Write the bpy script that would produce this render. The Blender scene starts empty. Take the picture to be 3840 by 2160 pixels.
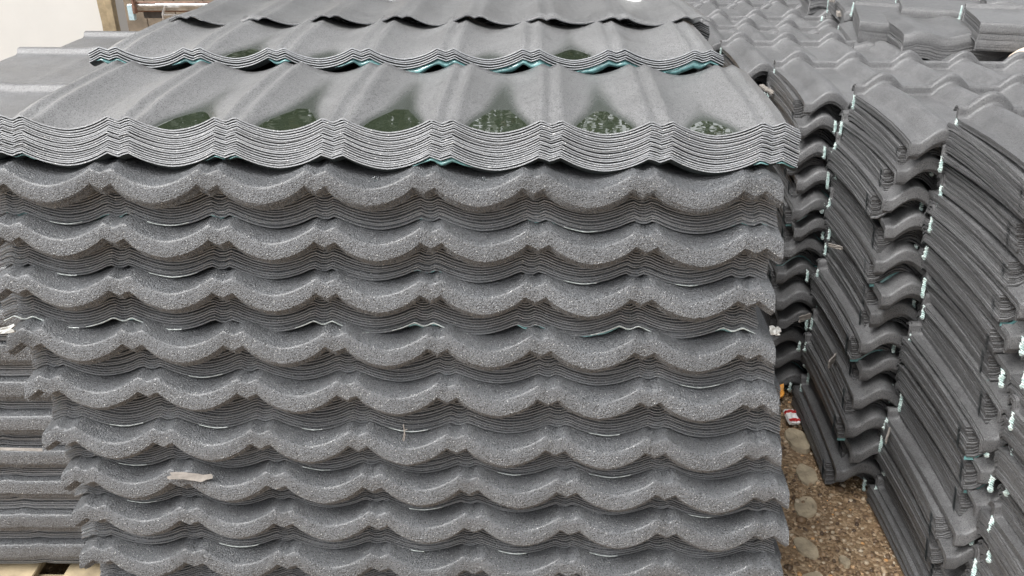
import bpy, bmesh, math, random
from mathutils import Vector, Matrix, noise
R = math.radians
random.seed(11)
S = bpy.context.scene
COL = S.collection

# ------------------------------------------------------------------ camera, sky, sun, exposure
CAMZ = 1.66
cam_d = bpy.data.cameras.new("camera")
cam = bpy.data.objects.new("camera", cam_d); COL.objects.link(cam)
cam.location = (0, 0, CAMZ)
cam.rotation_euler = (R(90 - 26.2), 0, 0)
cam_d.lens = 30.75; cam_d.sensor_width = 36
cam_d.clip_start = 0.02; cam_d.clip_end = 400
S.camera = cam

SUN_EL, SUN_AZ = 57, 240          # azimuth: degrees from +Y, clockwise
W = bpy.data.worlds.new("World"); S.world = W; W.use_nodes = True
nt = W.node_tree; nt.nodes.clear()
sky = nt.nodes.new("ShaderNodeTexSky"); sky.sky_type = 'NISHITA'; sky.sun_disc = False
sky.sun_elevation = R(SUN_EL); sky.sun_rotation = R(SUN_AZ)
sky.dust_density = 6; sky.air_density = 1.0; sky.ozone_density = 1.0
hs = nt.nodes.new("ShaderNodeHueSaturation"); hs.inputs["Saturation"].default_value = 0.10
bg = nt.nodes.new("ShaderNodeBackground"); bg.inputs[1].default_value = 0.15
wo = nt.nodes.new("ShaderNodeOutputWorld")
nt.links.new(sky.outputs[0], hs.inputs["Color"]); nt.links.new(hs.outputs[0], bg.inputs[0]); nt.links.new(bg.outputs[0], wo.inputs[0])
sd = bpy.data.lights.new("sun", 'SUN'); sd.energy = 1.4; sd.angle = R(30); sd.color = (1, .985, .96)
so = bpy.data.objects.new("sun", sd); COL.objects.link(so)
a = R(SUN_AZ); e = R(SUN_EL)
dirv = Vector((math.sin(a) * math.cos(e), math.cos(a) * math.cos(e), math.sin(e)))
so.rotation_euler = dirv.to_track_quat('Z', 'Y').to_euler(); so.location = dirv * 20
S.view_settings.view_transform = 'Standard'; S.view_settings.look = 'None'
S.view_settings.exposure = 1.05; S.view_settings.gamma = 1
S.view_settings.use_curve_mapping = False
S.cycles.max_bounces = 6

# ------------------------------------------------------------------ helpers
def tag(o, label=None, cat=None, group=None, kind=None):
    if label: o["label"] = label
    if cat: o["category"] = cat
    if group: o["group"] = group
    if kind: o["kind"] = kind
    return o
def empty(name, loc, rz=0, parent=None):
    o = bpy.data.objects.new(name, None); COL.objects.link(o)
    o.location = loc; o.rotation_euler = (0, 0, rz); o.empty_display_size = .05
    if parent: o.parent = parent
    return o
def link(name, me, parent=None, loc=(0, 0, 0), rot=(0, 0, 0)):
    o = bpy.data.objects.new(name, me); COL.objects.link(o)
    o.location = loc; o.rotation_euler = rot
    if parent: o.parent = parent
    return o
def mesh(name, vs, fs, mats, smooth=False, midx=None):
    me = bpy.data.meshes.new(name); me.from_pydata(vs, [], fs)
    for m in (mats if isinstance(mats, (list, tuple)) else [mats]): me.materials.append(m)
    if midx: me.polygons.foreach_set("material_index", midx)
    if smooth: me.polygons.foreach_set("use_smooth", [True] * len(me.polygons))
    me.update(); return me
def bm_obj(name, bm, mat, parent=None, loc=(0, 0, 0), rot=(0, 0, 0), smooth=False):
    me = bpy.data.meshes.new(name); bm.to_mesh(me); bm.free(); me.materials.append(mat)
    if smooth: me.polygons.foreach_set("use_smooth", [True] * len(me.polygons))
    return link(name, me, parent, loc, rot)
def box(bm, c, s, rot=None, bev=0.0):
    r = bmesh.ops.create_cube(bm, size=1)
    M = Matrix.Translation(c) @ (rot.to_4x4() if rot else Matrix.Identity(4)) @ Matrix.Diagonal((*s, 1))
    bmesh.ops.transform(bm, matrix=M, verts=r["verts"])
    if bev:
        es = list({e for v in r["verts"] for e in v.link_edges})
        bmesh.ops.bevel(bm, geom=es, offset=bev, segments=2, affect='EDGES')
def tube(bm, a, b, r, n=8):
    a = Vector(a); b = Vector(b); d = b - a
    M = Matrix.Translation((a + b) / 2) @ d.to_track_quat('Z', 'Y').to_matrix().to_4x4()
    bmesh.ops.create_cone(bm, cap_ends=True, segments=n, radius1=r, radius2=r, depth=d.length, matrix=M)

# ------------------------------------------------------------------ materials
def newmat(name):
    m = bpy.data.materials.new(name); m.use_nodes = True
    t = m.node_tree; t.nodes.clear()
    o = t.nodes.new("ShaderNodeOutputMaterial"); p = t.nodes.new("ShaderNodeBsdfPrincipled")
    t.links.new(p.outputs[0], o.inputs[0]); return m, t, p
def N(t, k, **kw):
    n = t.nodes.new(k)
    for a_, v in kw.items():
        if hasattr(n, a_): setattr(n, a_, v)
        else: n.inputs[a_.replace("_", " ")].default_value = v
    return n
def ramp(t, src, stops):
    r = t.nodes.new("ShaderNodeValToRGB"); cr = r.color_ramp
    while len(cr.elements) < len(stops): cr.elements.new(.5)
    for el, (p, c) in zip(cr.elements, stops):
        el.position = p; el.color = (*c, 1) if isinstance(c, tuple) else (c, c, c, 1)
    t.links.new(src, r.inputs[0]); return r
def mix(t, f, a_, b_, mode='MIX'):
    m = t.nodes.new("ShaderNodeMix"); m.data_type = 'RGBA'; m.blend_type = mode
    for i, v in ((0, f), (6, a_), (7, b_)):
        if hasattr(v, "links"): t.links.new(v, m.inputs[i])
        elif i == 0: m.inputs[0].default_value = v
        else: m.inputs[i].default_value = (*v, 1)
    return m.outputs[2]

def stone_coat(name, c0, c1, rough=.5, bump=.9, grain=520, speck=.25, coat=.35, wet=False, bgrain=None, dark=1.0, bd=.0012, blotch=1.0):
    m, t, p = newmat(name); L = t.links
    tc = N(t, "ShaderNodeTexCoord"); co = tc.outputs["Object"]
    oi = N(t, "ShaderNodeObjectInfo")
    ad = N(t, "ShaderNodeVectorMath", operation='ADD'); L.new(co, ad.inputs[0]); L.new(oi.outputs["Random"], ad.inputs[1])
    v = ad.outputs[0]
    n1 = N(t, "ShaderNodeTexNoise", Scale=grain, Detail=3.0, Roughness=.7); L.new(v, n1.inputs["Vector"])
    n2 = N(t, "ShaderNodeTexNoise", Scale=9.0, Detail=6.0, Roughness=.65); L.new(v, n2.inputs["Vector"])
    vo = N(t, "ShaderNodeTexVoronoi", Scale=grain * .75); L.new(v, vo.inputs["Vector"])
    base = ramp(t, n1.outputs[0], [(.3, c0), (.7, c1)]).outputs[0]
    sp = ramp(t, vo.outputs["Color"], [(.86, 0.0), (.93, 1.0)]).outputs[0]
    spm = N(t, "ShaderNodeMath", operation='MULTIPLY'); L.new(sp, spm.inputs[0]); spm.inputs[1].default_value = .75
    colr = mix(t, spm.outputs[0], base, (speck, speck, speck * .97))
    sc = N(t, "ShaderNodeSeparateColor"); L.new(vo.outputs["Color"], sc.inputs[0])
    dk = ramp(t, sc.outputs[1], [(.12, dark), (.2, 0.0)]).outputs[0]
    colr = mix(t, dk, colr, (.012, .012, .013))
    patch = ramp(t, n2.outputs[0], [(.3, 1 - .22 * blotch), (.72, 1 + .16 * blotch)]).outputs[0]
    colr = mix(t, 1.0, colr, patch, 'MULTIPLY')
    n3 = N(t, "ShaderNodeTexNoise", Scale=60.0, Detail=8.0, Roughness=.8); L.new(v, n3.inputs["Vector"])
    st = ramp(t, n3.outputs[0], [(.36, 1 - .16 * blotch), (.5, 1.0), (.66, 1.0), (.74, 1 + .22 * blotch)]).outputs[0]
    colr = mix(t, 1.0, colr, st, 'MULTIPLY')
    ob = ramp(t, oi.outputs["Random"], [(0, .86), (1, 1.12)]).outputs[0]
    colr = mix(t, 1.0, colr, ob, 'MULTIPLY')
    rg = ramp(t, n2.outputs[0], [(.35, rough - .1), (.65, rough + .12)]).outputs[0]
    vb = N(t, "ShaderNodeTexVoronoi", Scale=bgrain or grain * .75); L.new(v, vb.inputs["Vector"])
    bh = N(t, "ShaderNodeMath", operation='SUBTRACT'); L.new(n1.outputs[0], bh.inputs[0]); L.new(vb.outputs["Distance"], bh.inputs[1])
    bp = N(t, "ShaderNodeBump", Strength=bump, Distance=bd); L.new(bh.outputs[0], bp.inputs["Height"])
    if wet:
        at = N(t, "ShaderNodeAttribute", attribute_name="wet")
        wn = N(t, "ShaderNodeMath", operation='MULTIPLY_ADD'); L.new(n1.outputs[0], wn.inputs[0]); wn.inputs[1].default_value = .9; wn.inputs[2].default_value = .55
        wm = N(t, "ShaderNodeMath", operation='MULTIPLY'); L.new(wn.outputs[0], wm.inputs[0]); L.new(at.outputs["Fac"], wm.inputs[1])
        wf = ramp(t, wm.outputs[0], [(0.0, 0.0), (.85, 1.0)]).outputs[0]
        colr = mix(t, wf, colr, (.018, .024, .016))
        rg = mix(t, wf, rg, (.2, .2, .2))
        inv = N(t, "ShaderNodeMath", operation='MULTIPLY_ADD'); L.new(wf, inv.inputs[0]); inv.inputs[1].default_value = -.55 * bump; inv.inputs[2].default_value = bump
        L.new(inv.outputs[0], bp.inputs["Strength"])
    L.new(colr, p.inputs["Base Color"]); L.new(rg, p.inputs["Roughness"]); L.new(bp.outputs[0], p.inputs["Normal"])
    p.inputs["Coat Weight"].default_value = coat; p.inputs["Coat Roughness"].default_value = .3
    p.inputs["Specular IOR Level"].default_value = .6
    return m
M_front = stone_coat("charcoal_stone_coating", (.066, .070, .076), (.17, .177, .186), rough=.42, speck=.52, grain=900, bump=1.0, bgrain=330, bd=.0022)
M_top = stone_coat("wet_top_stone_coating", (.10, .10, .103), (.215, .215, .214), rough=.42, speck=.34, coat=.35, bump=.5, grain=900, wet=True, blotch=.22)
M_right = stone_coat("smooth_charcoal_coating", (.085, .085, .088), (.135, .135, .136), rough=.43, speck=.26, bump=.55, grain=900, coat=.2, dark=.8, bgrain=420, bd=.0016)
M_edge = stone_coat("coated_sheet_edge", (.125, .132, .142), (.30, .31, .322), rough=.40, speck=.65, grain=800, bump=.6, dark=.3)

def simple(name, c, rough=.5, metal=0, nscale=30, var=.25, bump=.2, coat=0, c2=None):
    m, t, p = newmat(name); L = t.links
    tc = N(t, "ShaderNodeTexCoord")
    n = N(t, "ShaderNodeTexNoise", Scale=nscale, Detail=6.0, Roughness=.65); L.new(tc.outputs["Object"], n.inputs["Vector"])
    lo = tuple(x * (1 - var) for x in c); hi = c2 or tuple(min(1, x * (1 + var)) for x in c)
    r = ramp(t, n.outputs[0], [(.32, lo), (.68, hi)])
    L.new(r.outputs[0], p.inputs["Base Color"]); p.inputs["Roughness"].default_value = rough; p.inputs["Metallic"].default_value = metal
    bp = N(t, "ShaderNodeBump", Strength=bump, Distance=.002); L.new(n.outputs[0], bp.inputs["Height"]); L.new(bp.outputs[0], p.inputs["Normal"])
    p.inputs["Coat Weight"].default_value = coat; p.inputs["Coat Roughness"].default_value = .1
    return m
M_under = simple("primer_underside", (.035, .045, .047), .5, 0, 40)
M_film = simple("teal_film", (.05, .17, .18), .12, 0, 45, .45, .9, .8, (.2, .4, .4))
M_glint = simple("pale_film_and_glint", (.25, .28, .275), .15, 0, 120, .35, .6, .9, (.55, .6, .58))  # shared pale colour: torn white film, and wet glints painted as strips
M_tab = simple("pale_teal_edge", (.36, .54, .52), .25, 0, 60, .3, .4, .5, (.85, .93, .9))
M_wood = simple("weathered_wood", (.30, .24, .15), .8, 0, 14, .35, .5)
M_chip = simple("wood_scrap", (.22, .20, .18), .8, 0, 60, .25, .5)
M_foam = simple("white_foam", (.38, .38, .36), .8, 0, 90, .25, .8)
M_wall = simple("white_wall_paint", (.56, .56, .545), .8, 0, 2.5, .04, .05)
M_brown = simple("brown_board", (.17, .14, .105), .8, 0, 5, .35, .3)
M_steel = simple("galvanised_steel", (.42, .42, .42), .35, .7, 18, .3, .2)
M_rust = simple("rusty_steel", (.2, .12, .09), .7, .2, 14, .5, .4)
M_beam = simple("dull_painted_beam", (.36, .33, .29), .6, .1, 20, .3, .2)
M_dark = simple("dark_metal", (.07, .07, .075), .5, .3, 20, .3, .2)
M_blue = simple("pale_blue_paint", (.38, .52, .58), .5, 0, 20, .25, .2)
M_beige = simple("beige_clay", (.6, .5, .4), .7, 0, 12, .12, .2)
M_stone = simple("pale_flagstone", (.36, .30, .21), .8, 0, 20, .35, .6)
M_orange = simple("orange_wrapper", (.75, .33, .05), .45)
M_red = simple("red_print", (.6, .03, .03), .4)
M_white = simple("white_card", (.82, .82, .8), .5, 0, 10, .05)
M_bark = simple("bark", (.08, .06, .045), .9, 0, 12, .4, .6)
def leafmat():
    m, t, p = newmat("leaves"); oi = N(t, "ShaderNodeNewGeometry")
    r = ramp(t, oi.outputs["Random Per Island"], [(0, (.016, .021, .015)), (1, (.05, .060, .038))])
    t.links.new(r.outputs[0], p.inputs["Base Color"]); p.inputs["Roughness"].default_value = .5
    return m
M_leaf = leafmat()
def watermat():
    m, t, p = newmat("rain_water")
    p.inputs["Base Color"].default_value = (.03, .04, .025, 1); p.inputs["Roughness"].default_value = .02
    p.inputs["IOR"].default_value = 1.33; p.inputs["Specular IOR Level"].default_value = .9
    p.inputs["Coat Weight"].default_value = 1; p.inputs["Coat Roughness"].default_value = .01
    tc = N(t, "ShaderNodeTexCoord"); n = N(t, "ShaderNodeTexNoise", Scale=16.0, Detail=2.0)
    t.links.new(tc.outputs["Object"], n.inputs["Vector"])
    bp = N(t, "ShaderNodeBump", Strength=.08, Distance=.004); t.links.new(n.outputs[0], bp.inputs["Height"])
    t.links.new(bp.outputs[0], p.inputs["Normal"]); t.links.new(bp.outputs[0], p.inputs["Coat Normal"])
    return m
M_water = watermat()
def dropmat():
    m, t, p = newmat("clear_drop"); p.inputs["Transmission Weight"].default_value = 1
    p.inputs["Roughness"].default_value = .02; p.inputs["IOR"].default_value = 1.33; p.inputs["Base Color"].default_value = (.95, 1, 1, 1)
    return m
M_drop = dropmat()
def groundmat():
    m, t, p = newmat("gravelly_earth"); L = t.links
    tc = N(t, "ShaderNodeTexCoord"); co = tc.outputs["Object"]
    n = N(t, "ShaderNodeTexNoise", Scale=6.0, Detail=8.0, Roughness=.7); L.new(co, n.inputs["Vector"])
    vo = N(t, "ShaderNodeTexVoronoi", Scale=110.0); L.new(co, vo.inputs["Vector"])
    vd = N(t, "ShaderNodeTexVoronoi", Scale=45.0); L.new(co, vd.inputs["Vector"])
    b = ramp(t, n.outputs[0], [(.3, (.14, .085, .045)), (.5, (.29, .185, .095)), (.7, (.46, .34, .20))]).outputs[0]
    sc = N(t, "ShaderNodeSeparateColor"); L.new(vo.outputs["Color"], sc.inputs[0])
    g = ramp(t, sc.outputs[0], [(0, (.10, .07, .045)), (.6, (.22, .15, .09)), (1, (.5, .4, .28))]).outputs[0]
    c = mix(t, .55, b, g)
    L.new(c, p.inputs["Base Color"]); p.inputs["Roughness"].default_value = .6
    ad = N(t, "ShaderNodeMath", operation='SUBTRACT'); L.new(n.outputs[0], ad.inputs[0]); L.new(vo.outputs["Distance"], ad.inputs[1])
    bp = N(t, "ShaderNodeBump", Strength=.8, Distance=.006); L.new(ad.outputs[0], bp.inputs["Height"]); L.new(bp.outputs[0], p.inputs["Normal"])
    return m
M_ground = groundmat()
def pebmat():
    m, t, p = newmat("pebbles"); g = N(t, "ShaderNodeNewGeometry")
    r = ramp(t, g.outputs["Random Per Island"], [(0, (.07, .045, .03)), (.4, (.2, .13, .075)), (.7, (.36, .25, .15)), (.9, (.55, .47, .36)), (1, (.6, .32, .12))])
    t.links.new(r.outputs[0], p.inputs["Base Color"]); p.inputs["Roughness"].default_value = .45
    return m
M_peb = pebmat()

# ------------------------------------------------------------------ roofing sheets
MOD = .185
def sstep(x): x = max(0, min(1, x)); return x * x * (3 - 2 * x)
def prof_scallop(x):                      # wide troughs between double ridges
    u = (x / MOD + 3.5) % 1.0; u = min(u, 1 - u)          # 0 at the ridge centre
    if u < .1: return .0235 - .0066 * (1 - sstep(u / .1))
    t_ = max(0.0, 1 - (u - .1) / .4)
    return .0235 * (.16 * t_ + .84 * t_ ** 2.0)
def prof_roman(x):                        # round humps and flat pans
    u = (x / MOD + 3.5 + .12) % 1.0
    if u < .56: return .035 * max(0.0, math.sin(u / .56 * math.pi)) ** 1.05
    return .0
def prof_flat(x):
    u = (x / .33 + .5) % 1.0
    return .004 if u < .06 else 0

YB = [(0, .0150, .0023), (.004, .0128, .0012), (.010, .0075, .0012), (.017, .0028, .0012), (.026, 0, .0012), (.045, .0002, .0012), (.075, .0024, .0012),
      (.105, .0060, .0012), (.14, .0096, .0012), (.20, .0122, .0012), (.30, .0140, .0012), (.42, .015, .0012), (.452, .0145, .0012), (.462, -.010, .0012)]
YF = [(0, .0, .0030), (.004, .0012, .0014), (.012, .0018, .0012), (.05, .002, .0012), (.15, .0025, .0012), (.3, .003, .0012), (.42, .003, .0012), (.452, .003, .0012), (.462, -.012, .0012)]
YA = [(-.0105, -.0270, .0028), (-.0100, -.0240, .0022), (-.0080, -.0175, .0022), (-.0050, -.0100, .0022), (-.0020, -.0040, .0022), (.0002, -.0010, .0022), (.0032, .0004, .0024), (.008, .0014, .0026),
      (.025, .0036, .0030), (.045, .0054, .0031), (.058, .0058, .0031), (.075, .0060, .0031), (.2, .0060, .0031), (.38, .0062, .0031), (.44, .0065, .0031), (.45, .008, .0031)]
# right hand stacks: convex sheet with rolled rear lip
TR = .0043
YR = [(-.0055, -.0260, .0043), (-.0052, -.0235, TR), (-.0040, -.016, TR), (-.0020, -.008, TR), (-.0008, -.003, TR), (.0010, .0006, TR), (.006, .0022, TR), (.014, .004, TR),
      (.06, .009, TR), (.15, .014, TR), (.28, .0145, TR), (.40, .010, TR), (.446, .008, TR), (.4520, .0105, TR), (.4545, .016, TR), (.4560, .028, TR), (.459, .0335, TR), (.466, .0355, TR), (.476, .034, TR), (.482, .028, TR)]
YRB = [(0, .0, .0038), (.006, .001, TR), (.05, .004, TR), (.15, .010, TR), (.28, .011, TR), (.39, .008, TR), (.42, .004, TR), (.43, -.008, TR)]


def sheet_mesh(name, prof, yp, mats, seed=0, nx=14, half=None, warp=.0012, wet=None, pinch=True, chew=0.0):
    half = half or (3.5 * MOD + .045)
    xs = []
    n = int(round(2 * half / MOD * nx))
    for i in range(n + 1): xs.append(-half + 2 * half * i / n)
    ny = len(yp); vs = []; wets = []; ymin = yp[0][0]
    T = []
    for j, (y, dz, th) in enumerate(yp):
        j0 = max(0, j - 1); j1 = min(ny - 1, j + 1)
        ty = yp[j1][0] - yp[j0][0]; tz = yp[j1][1] - yp[j0][1]; l = math.hypot(ty, tz) or 1
        ny_, nz_ = -tz / l, ty / l
        row = []
        for x in xs:
            z = prof(x) + dz; yy = y
            w = noise.noise(Vector((x * 3 + seed * 7.1, y * 4, seed * 3.3)))
            z += warp * w
            if j <= 1 and dz > -.005: z += warp * 1.1 * noise.noise(Vector((x * 9 + seed * 5, 2.2, seed)))
            if pinch and ymin < -.003 and y < .06:             # the nose is pulled in at the ridges and pushed out in the troughs
                q_ = 1 - max(0, y) / .06
                yy += (.013 * prof(x) / .0235 - .003) * q_; z += .17 * (prof(x) - .008) * q_
            if pinch and dz < -.0004 and y < .01:            # folds pressed into the nose at the ridges
                u = (x / MOD + 3.5) % 1.0; u = min(u, 1 - u)
                k = sstep(1 - u / .22)
                yy += .0035 * k * min(1, -dz / .02) - .0025 * math.exp(-((u - .1) / .035) ** 2) * min(1, -dz / .01)
                z += .0028 * math.exp(-((u - .1) / .04) ** 2) * min(1, -dz / .02)
            if j == 0 or j == 1:
                yy += .0012 * noise.noise(Vector((x * 14, seed * 9.7, 0.5)))
                if chew: yy += chew * noise.noise(Vector((x * 60, seed * 2.7, 3.5))); z += chew * noise.noise(Vector((x * 70, seed * 4.7, 8.5)))
            row.append((x, yy, z))
        T.append((row, ny_, nz_, th))
    nX = len(xs)
    for row, _, _, _ in T:
        vs += row
    for row, a_, b_, th in T:
        for (x, y, z) in row: vs.append((x, y - a_ * th, z - b_ * th))
    fs = []; mi = []
    off = nX * ny
    for j in range(ny - 1):
        for i in range(nX - 1):
            q = j * nX + i
            fs.append((q, q + 1, q + 1 + nX, q + nX)); mi.append(0)
            fs.append((off + q, off + q + nX, off + q + 1 + nX, off + q + 1)); mi.append(1)
    # rim with own vertices
    def strip(idx):
        b0 = len(vs)
        for k in idx: vs.append(vs[k]); vs.append(vs[k + off])
        for k in range(len(idx) - 1):
            q = b0 + 2 * k; fs.append((q, q + 1, q + 3, q + 2)); mi.append(2)
    strip(list(range(nX)))
    strip(list(reversed(range((ny - 1) * nX, ny * nX))))
    strip([j * nX for j in reversed(range(ny))])
    strip([j * nX + nX - 1 for j in range(ny)])
    me = mesh(name, vs, fs, mats, True, mi)
    if wet:
        at = me.attributes.new("wet", 'FLOAT', 'POINT')
        vals = [0.0] * len(vs)
        for k in range(off): vals[k] = wet(*vs[k])
        at.data.foreach_set("value", vals)
    return me

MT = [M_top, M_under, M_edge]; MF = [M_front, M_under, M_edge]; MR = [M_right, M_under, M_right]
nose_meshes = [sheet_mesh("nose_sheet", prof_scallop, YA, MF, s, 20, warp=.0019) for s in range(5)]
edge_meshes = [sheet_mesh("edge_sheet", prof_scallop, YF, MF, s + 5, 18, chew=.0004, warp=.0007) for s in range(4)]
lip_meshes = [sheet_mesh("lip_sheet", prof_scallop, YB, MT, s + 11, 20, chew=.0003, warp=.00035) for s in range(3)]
roman_nose = [sheet_mesh("roman_nose_sheet", prof_roman, YR, MR, s + 21, 16, warp=.0022, pinch=False) for s in range(3)]
roman_edge = [sheet_mesh("roman_edge_sheet", prof_roman, YRB, MR, s + 31, 12, warp=.003, pinch=False) for s in range(3)]
YLE = [(0, 0, .0036), (.006, .001, .0034), (.1, .003, .0034), (.3, .004, .0034), (.36, .004, .0034)]
flat_edge = [sheet_mesh("flat_edge_sheet", prof_flat, YLE, MF, s + 51, 8, warp=.002, pinch=False, chew=.0006) for s in range(2)]
YL = [(-.0060, -.030, .003), (-.0058, -.027, .0024), (-.0045, -.016, .0024), (-.0022, -.006, .0024), (.0005, -.001, .0026), (.005, .0012, .0030), (.1, .004, .0034), (.3, .005, .0034), (.34, .005, .0034), (.350, .010, .0034), (.353, .018, .0034), (.360, .021, .0034), (.370, .021, .0034), (.376, .014, .0034)]
flat_meshes = [sheet_mesh("flat_sheet", prof_flat, YL, MF, s + 41, 8, warp=.0025, pinch=False, chew=.0006) for s in range(2)]
flat_top = sheet_mesh('flat_top_sheet', prof_flat, YL, MR, 47, 8, warp=.0025, pinch=False, chew=.0006)
MF_R = [M_right, M_under, M_right]
slab_meshes = [sheet_mesh("slab_sheet", prof_flat, YL, MF_R, s + 43, 8, half=.34, warp=.002, pinch=False) for s in range(2)]

ORD = ["topmost", "second", "third", "fourth", "fifth", "sixth", "seventh", "eighth", "ninth", "tenth", "eleventh", "twelfth",
       "thirteenth", "fourteenth", "fifteenth", "sixteenth", "seventeenth", "eighteenth", "nineteenth", "twentieth",
       "twenty first", "twenty second", "twenty third", "twenty fourth", "twenty fifth", "twenty sixth", "twenty seventh", "twenty eighth", "twenty ninth", "thirtieth"]

def bundle(frame, x, y, ztop, meshes, n, pitch, step, label, group, jx=.002, jy=.001, yaw=0, tilt=0, first=None, tiltx=0):
    """frame: (origin, rotz) of the stack; y grows away from the viewer; step: how far each lower sheet steps out"""
    o, rz = frame
    c, s = math.cos(rz), math.sin(rz)
    zb = ztop - n * pitch
    b = empty("roof_sheet_bundle", (o[0] + x * c - y * s, o[1] + x * s + y * c, zb), rz + yaw)
    b.rotation_euler = (tiltx, tilt, rz + yaw)
    tag(b, label, "roof sheets", group)
    dx = 0
    for i in range(n):
        me = first if (first and i == 0) else random.choice(meshes)
        dx += random.uniform(-jx, jx); dx *= .9
        sh = bpy.data.objects.new("roof_sheet", me); COL.objects.link(sh); sh.parent = b
        sh.location = (dx, -step * i + random.uniform(-jy, jy), (n - i) * pitch + random.uniform(-.15, .15) * pitch)
        sh.rotation_euler = (0, 0, random.uniform(-.0012, .0012))
    return b

# ------------------------------------------------------------------ ground and yard
gv = []; gf = []
NG = 60
for j in range(NG + 1):
    for i in range(NG + 1):
        x = -3 + 7 * i / NG; y = 0 + 7 * j / NG
        gv.append((x, y, .012 * noise.noise(Vector((x * 3, y * 3, 0))) + .004 * noise.noise(Vector((x * 14, y * 14, 5)))))
for j in range(NG):
    for i in range(NG):
        q = j * (NG + 1) + i; gf.append((q, q + 1, q + NG + 2, q + NG + 1))
g0 = len(gv)                                   # wide skirt out to the horizon
rim = [(-3, 0), (4, 0), (4, 7), (-3, 7)]; far = [(-200, -200), (200, -200), (200, 200), (-200, 200)]
for (x, y) in rim: gv.append((x, y, -.012))
for (x, y) in far: gv.append((x, y, -.012))
for k in range(4):
    a_, b_ = k, (k + 1) % 4
    gf.append((g0 + a_, g0 + b_, g0 + 4 + b_, g0 + 4 + a_))
tag(link("ground", mesh("ground", gv, gf, M_ground, True)), kind="structure")

ico = bmesh.new(); bmesh.ops.create_icosphere(ico, subdivisions=1, radius=1)
icov = [v.co.copy() for v in ico.verts]; icof = [[v.index for v in f.verts] for f in ico.faces]; ico.free()
pv = []; pf = []
rnd = random.Random(4)
for k in range(9500):
    x = rnd.uniform(.42, 1.15); y = rnd.uniform(1.0, 2.7); r = .0022 + .0065 * rnd.random() ** 2.4 + (.007 * rnd.random() if rnd.random() < .03 else 0)
    sx, sy, sz = r * rnd.uniform(.8, 1.4), r * rnd.uniform(.7, 1.2), r * rnd.uniform(.4, .7); ra = rnd.uniform(0, 6.28)
    z0 = .012 * noise.noise(Vector((x * 3, y * 3, 0))) + .004 * noise.noise(Vector((x * 14, y * 14, 5)))
    q = len(pv)
    for v in icov:
        vx, vy = v.x * sx, v.y * sy
        pv.append((x + vx * math.cos(ra) - vy * math.sin(ra), y + vx * math.sin(ra) + vy * math.cos(ra), z0 + v.z * sz + sz * .3))
    pf += [[q + i for i in f] for f in icof]
tag(link("gravel", mesh("gravel", pv, pf, M_peb, True)), "loose brown gravel on the ground between the stacks", "gravel", kind="stuff")

def flagstone(x, y, r, seed, lab):
    rr = random.Random(seed); n = 26; rings = 5; vs = [(0, 0, .013)]; fs = []
    lob = [rr.uniform(.7, 1.15) for _ in range(6)]
    for q in range(1, rings + 1):
        f = q / rings
        for k in range(n):
            a_ = k / n * 6.283; l0 = lob[int(k / n * 6) % 6]; l1 = lob[(int(k / n * 6) + 1) % 6]; w_ = (k / n * 6) % 1
            rad = r * (l0 * (1 - w_) + l1 * w_) * min(1, f * 1.12) * (1 + .07 * noise.noise(Vector((math.cos(a_) * 3, math.sin(a_) * 3, seed))))
            px, py = rad * math.cos(a_) * .85, rad * math.sin(a_) * 1.3
            z = .013 + .004 * noise.noise(Vector((px * 40, py * 40, seed))) + .0015 * noise.noise(Vector((px * 160, py * 160, seed))) - (.016 if q == rings else 0)
            vs.append((px, py, z))
    for k in range(n): fs.append((0, 1 + k, 1 + (k + 1) % n))
    for q in range(rings - 1):
        for k in range(n):
            a0 = 1 + q * n + k; a1 = 1 + q * n + (k + 1) % n; fs.append((a0, a0 + n, a1 + n, a1))
    tag(link("flagstone", mesh("flagstone", vs, fs, M_stone, False), None, (x, y, -.004), (0, 0, rr.uniform(-.3, .3))), lab, "stone", "pale flat stones beside the front stack")
flagstone(.905, 2.27, .050, 1, "pale flat stone farthest back along the front stack")
flagstone(.875, 2.10, .040, 2, "tan flat stone second from the back beside the front stack")
flagstone(.835, 1.95, .045, 3, "grey tan flat stone midway along the front stack")
flagstone(.785, 1.79, .042, 4, "broken pale stone second from the photo's lower edge")
flagstone(.765, 1.64, .050, 5, "pale rounded stone at the photo's lower edge by the front stack")
flagstone(.87, 1.74, .018, 6, "small beige stone lying loose in the gravel strip")
# pallets
def pallet(x, y, z, w, d, rz, lab):
    t = empty("wooden_pallet", (x, y, 0), rz); tag(t, lab, "pallet", "pallets under the stacks")
    for k in range(3):
        bm = bmesh.new(); box(bm, (0, d * (-.45 + .45 * k), (z - .02) / 2), (w, .07, z - .02), bev=.003); bm_obj("bearer", bm, M_wood, t)
    for k in range(7):
        bm = bmesh.new(); box(bm, (w * (-.46 + .92 * k / 6), 0, z - .01), (w * .1, d, .018), bev=.002); bm_obj("deck_board", bm, M_wood, t)
    return t

# ------------------------------------------------------------------ front stack
def zz(h): return CAMZ - h
FR = ((-.211, 1.452), R(-2.0))
HB = [.493, .588, .683, .783, .878, .981, 1.068, 1.150, 1.245, 1.340, 1.435, 1.53]      # drop of each bundle pair's lower edge below the eye
def face_y(h): return -.134 * (h - .43)
def shift_x(h): return max(0, (h - .78)) * .115
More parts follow.
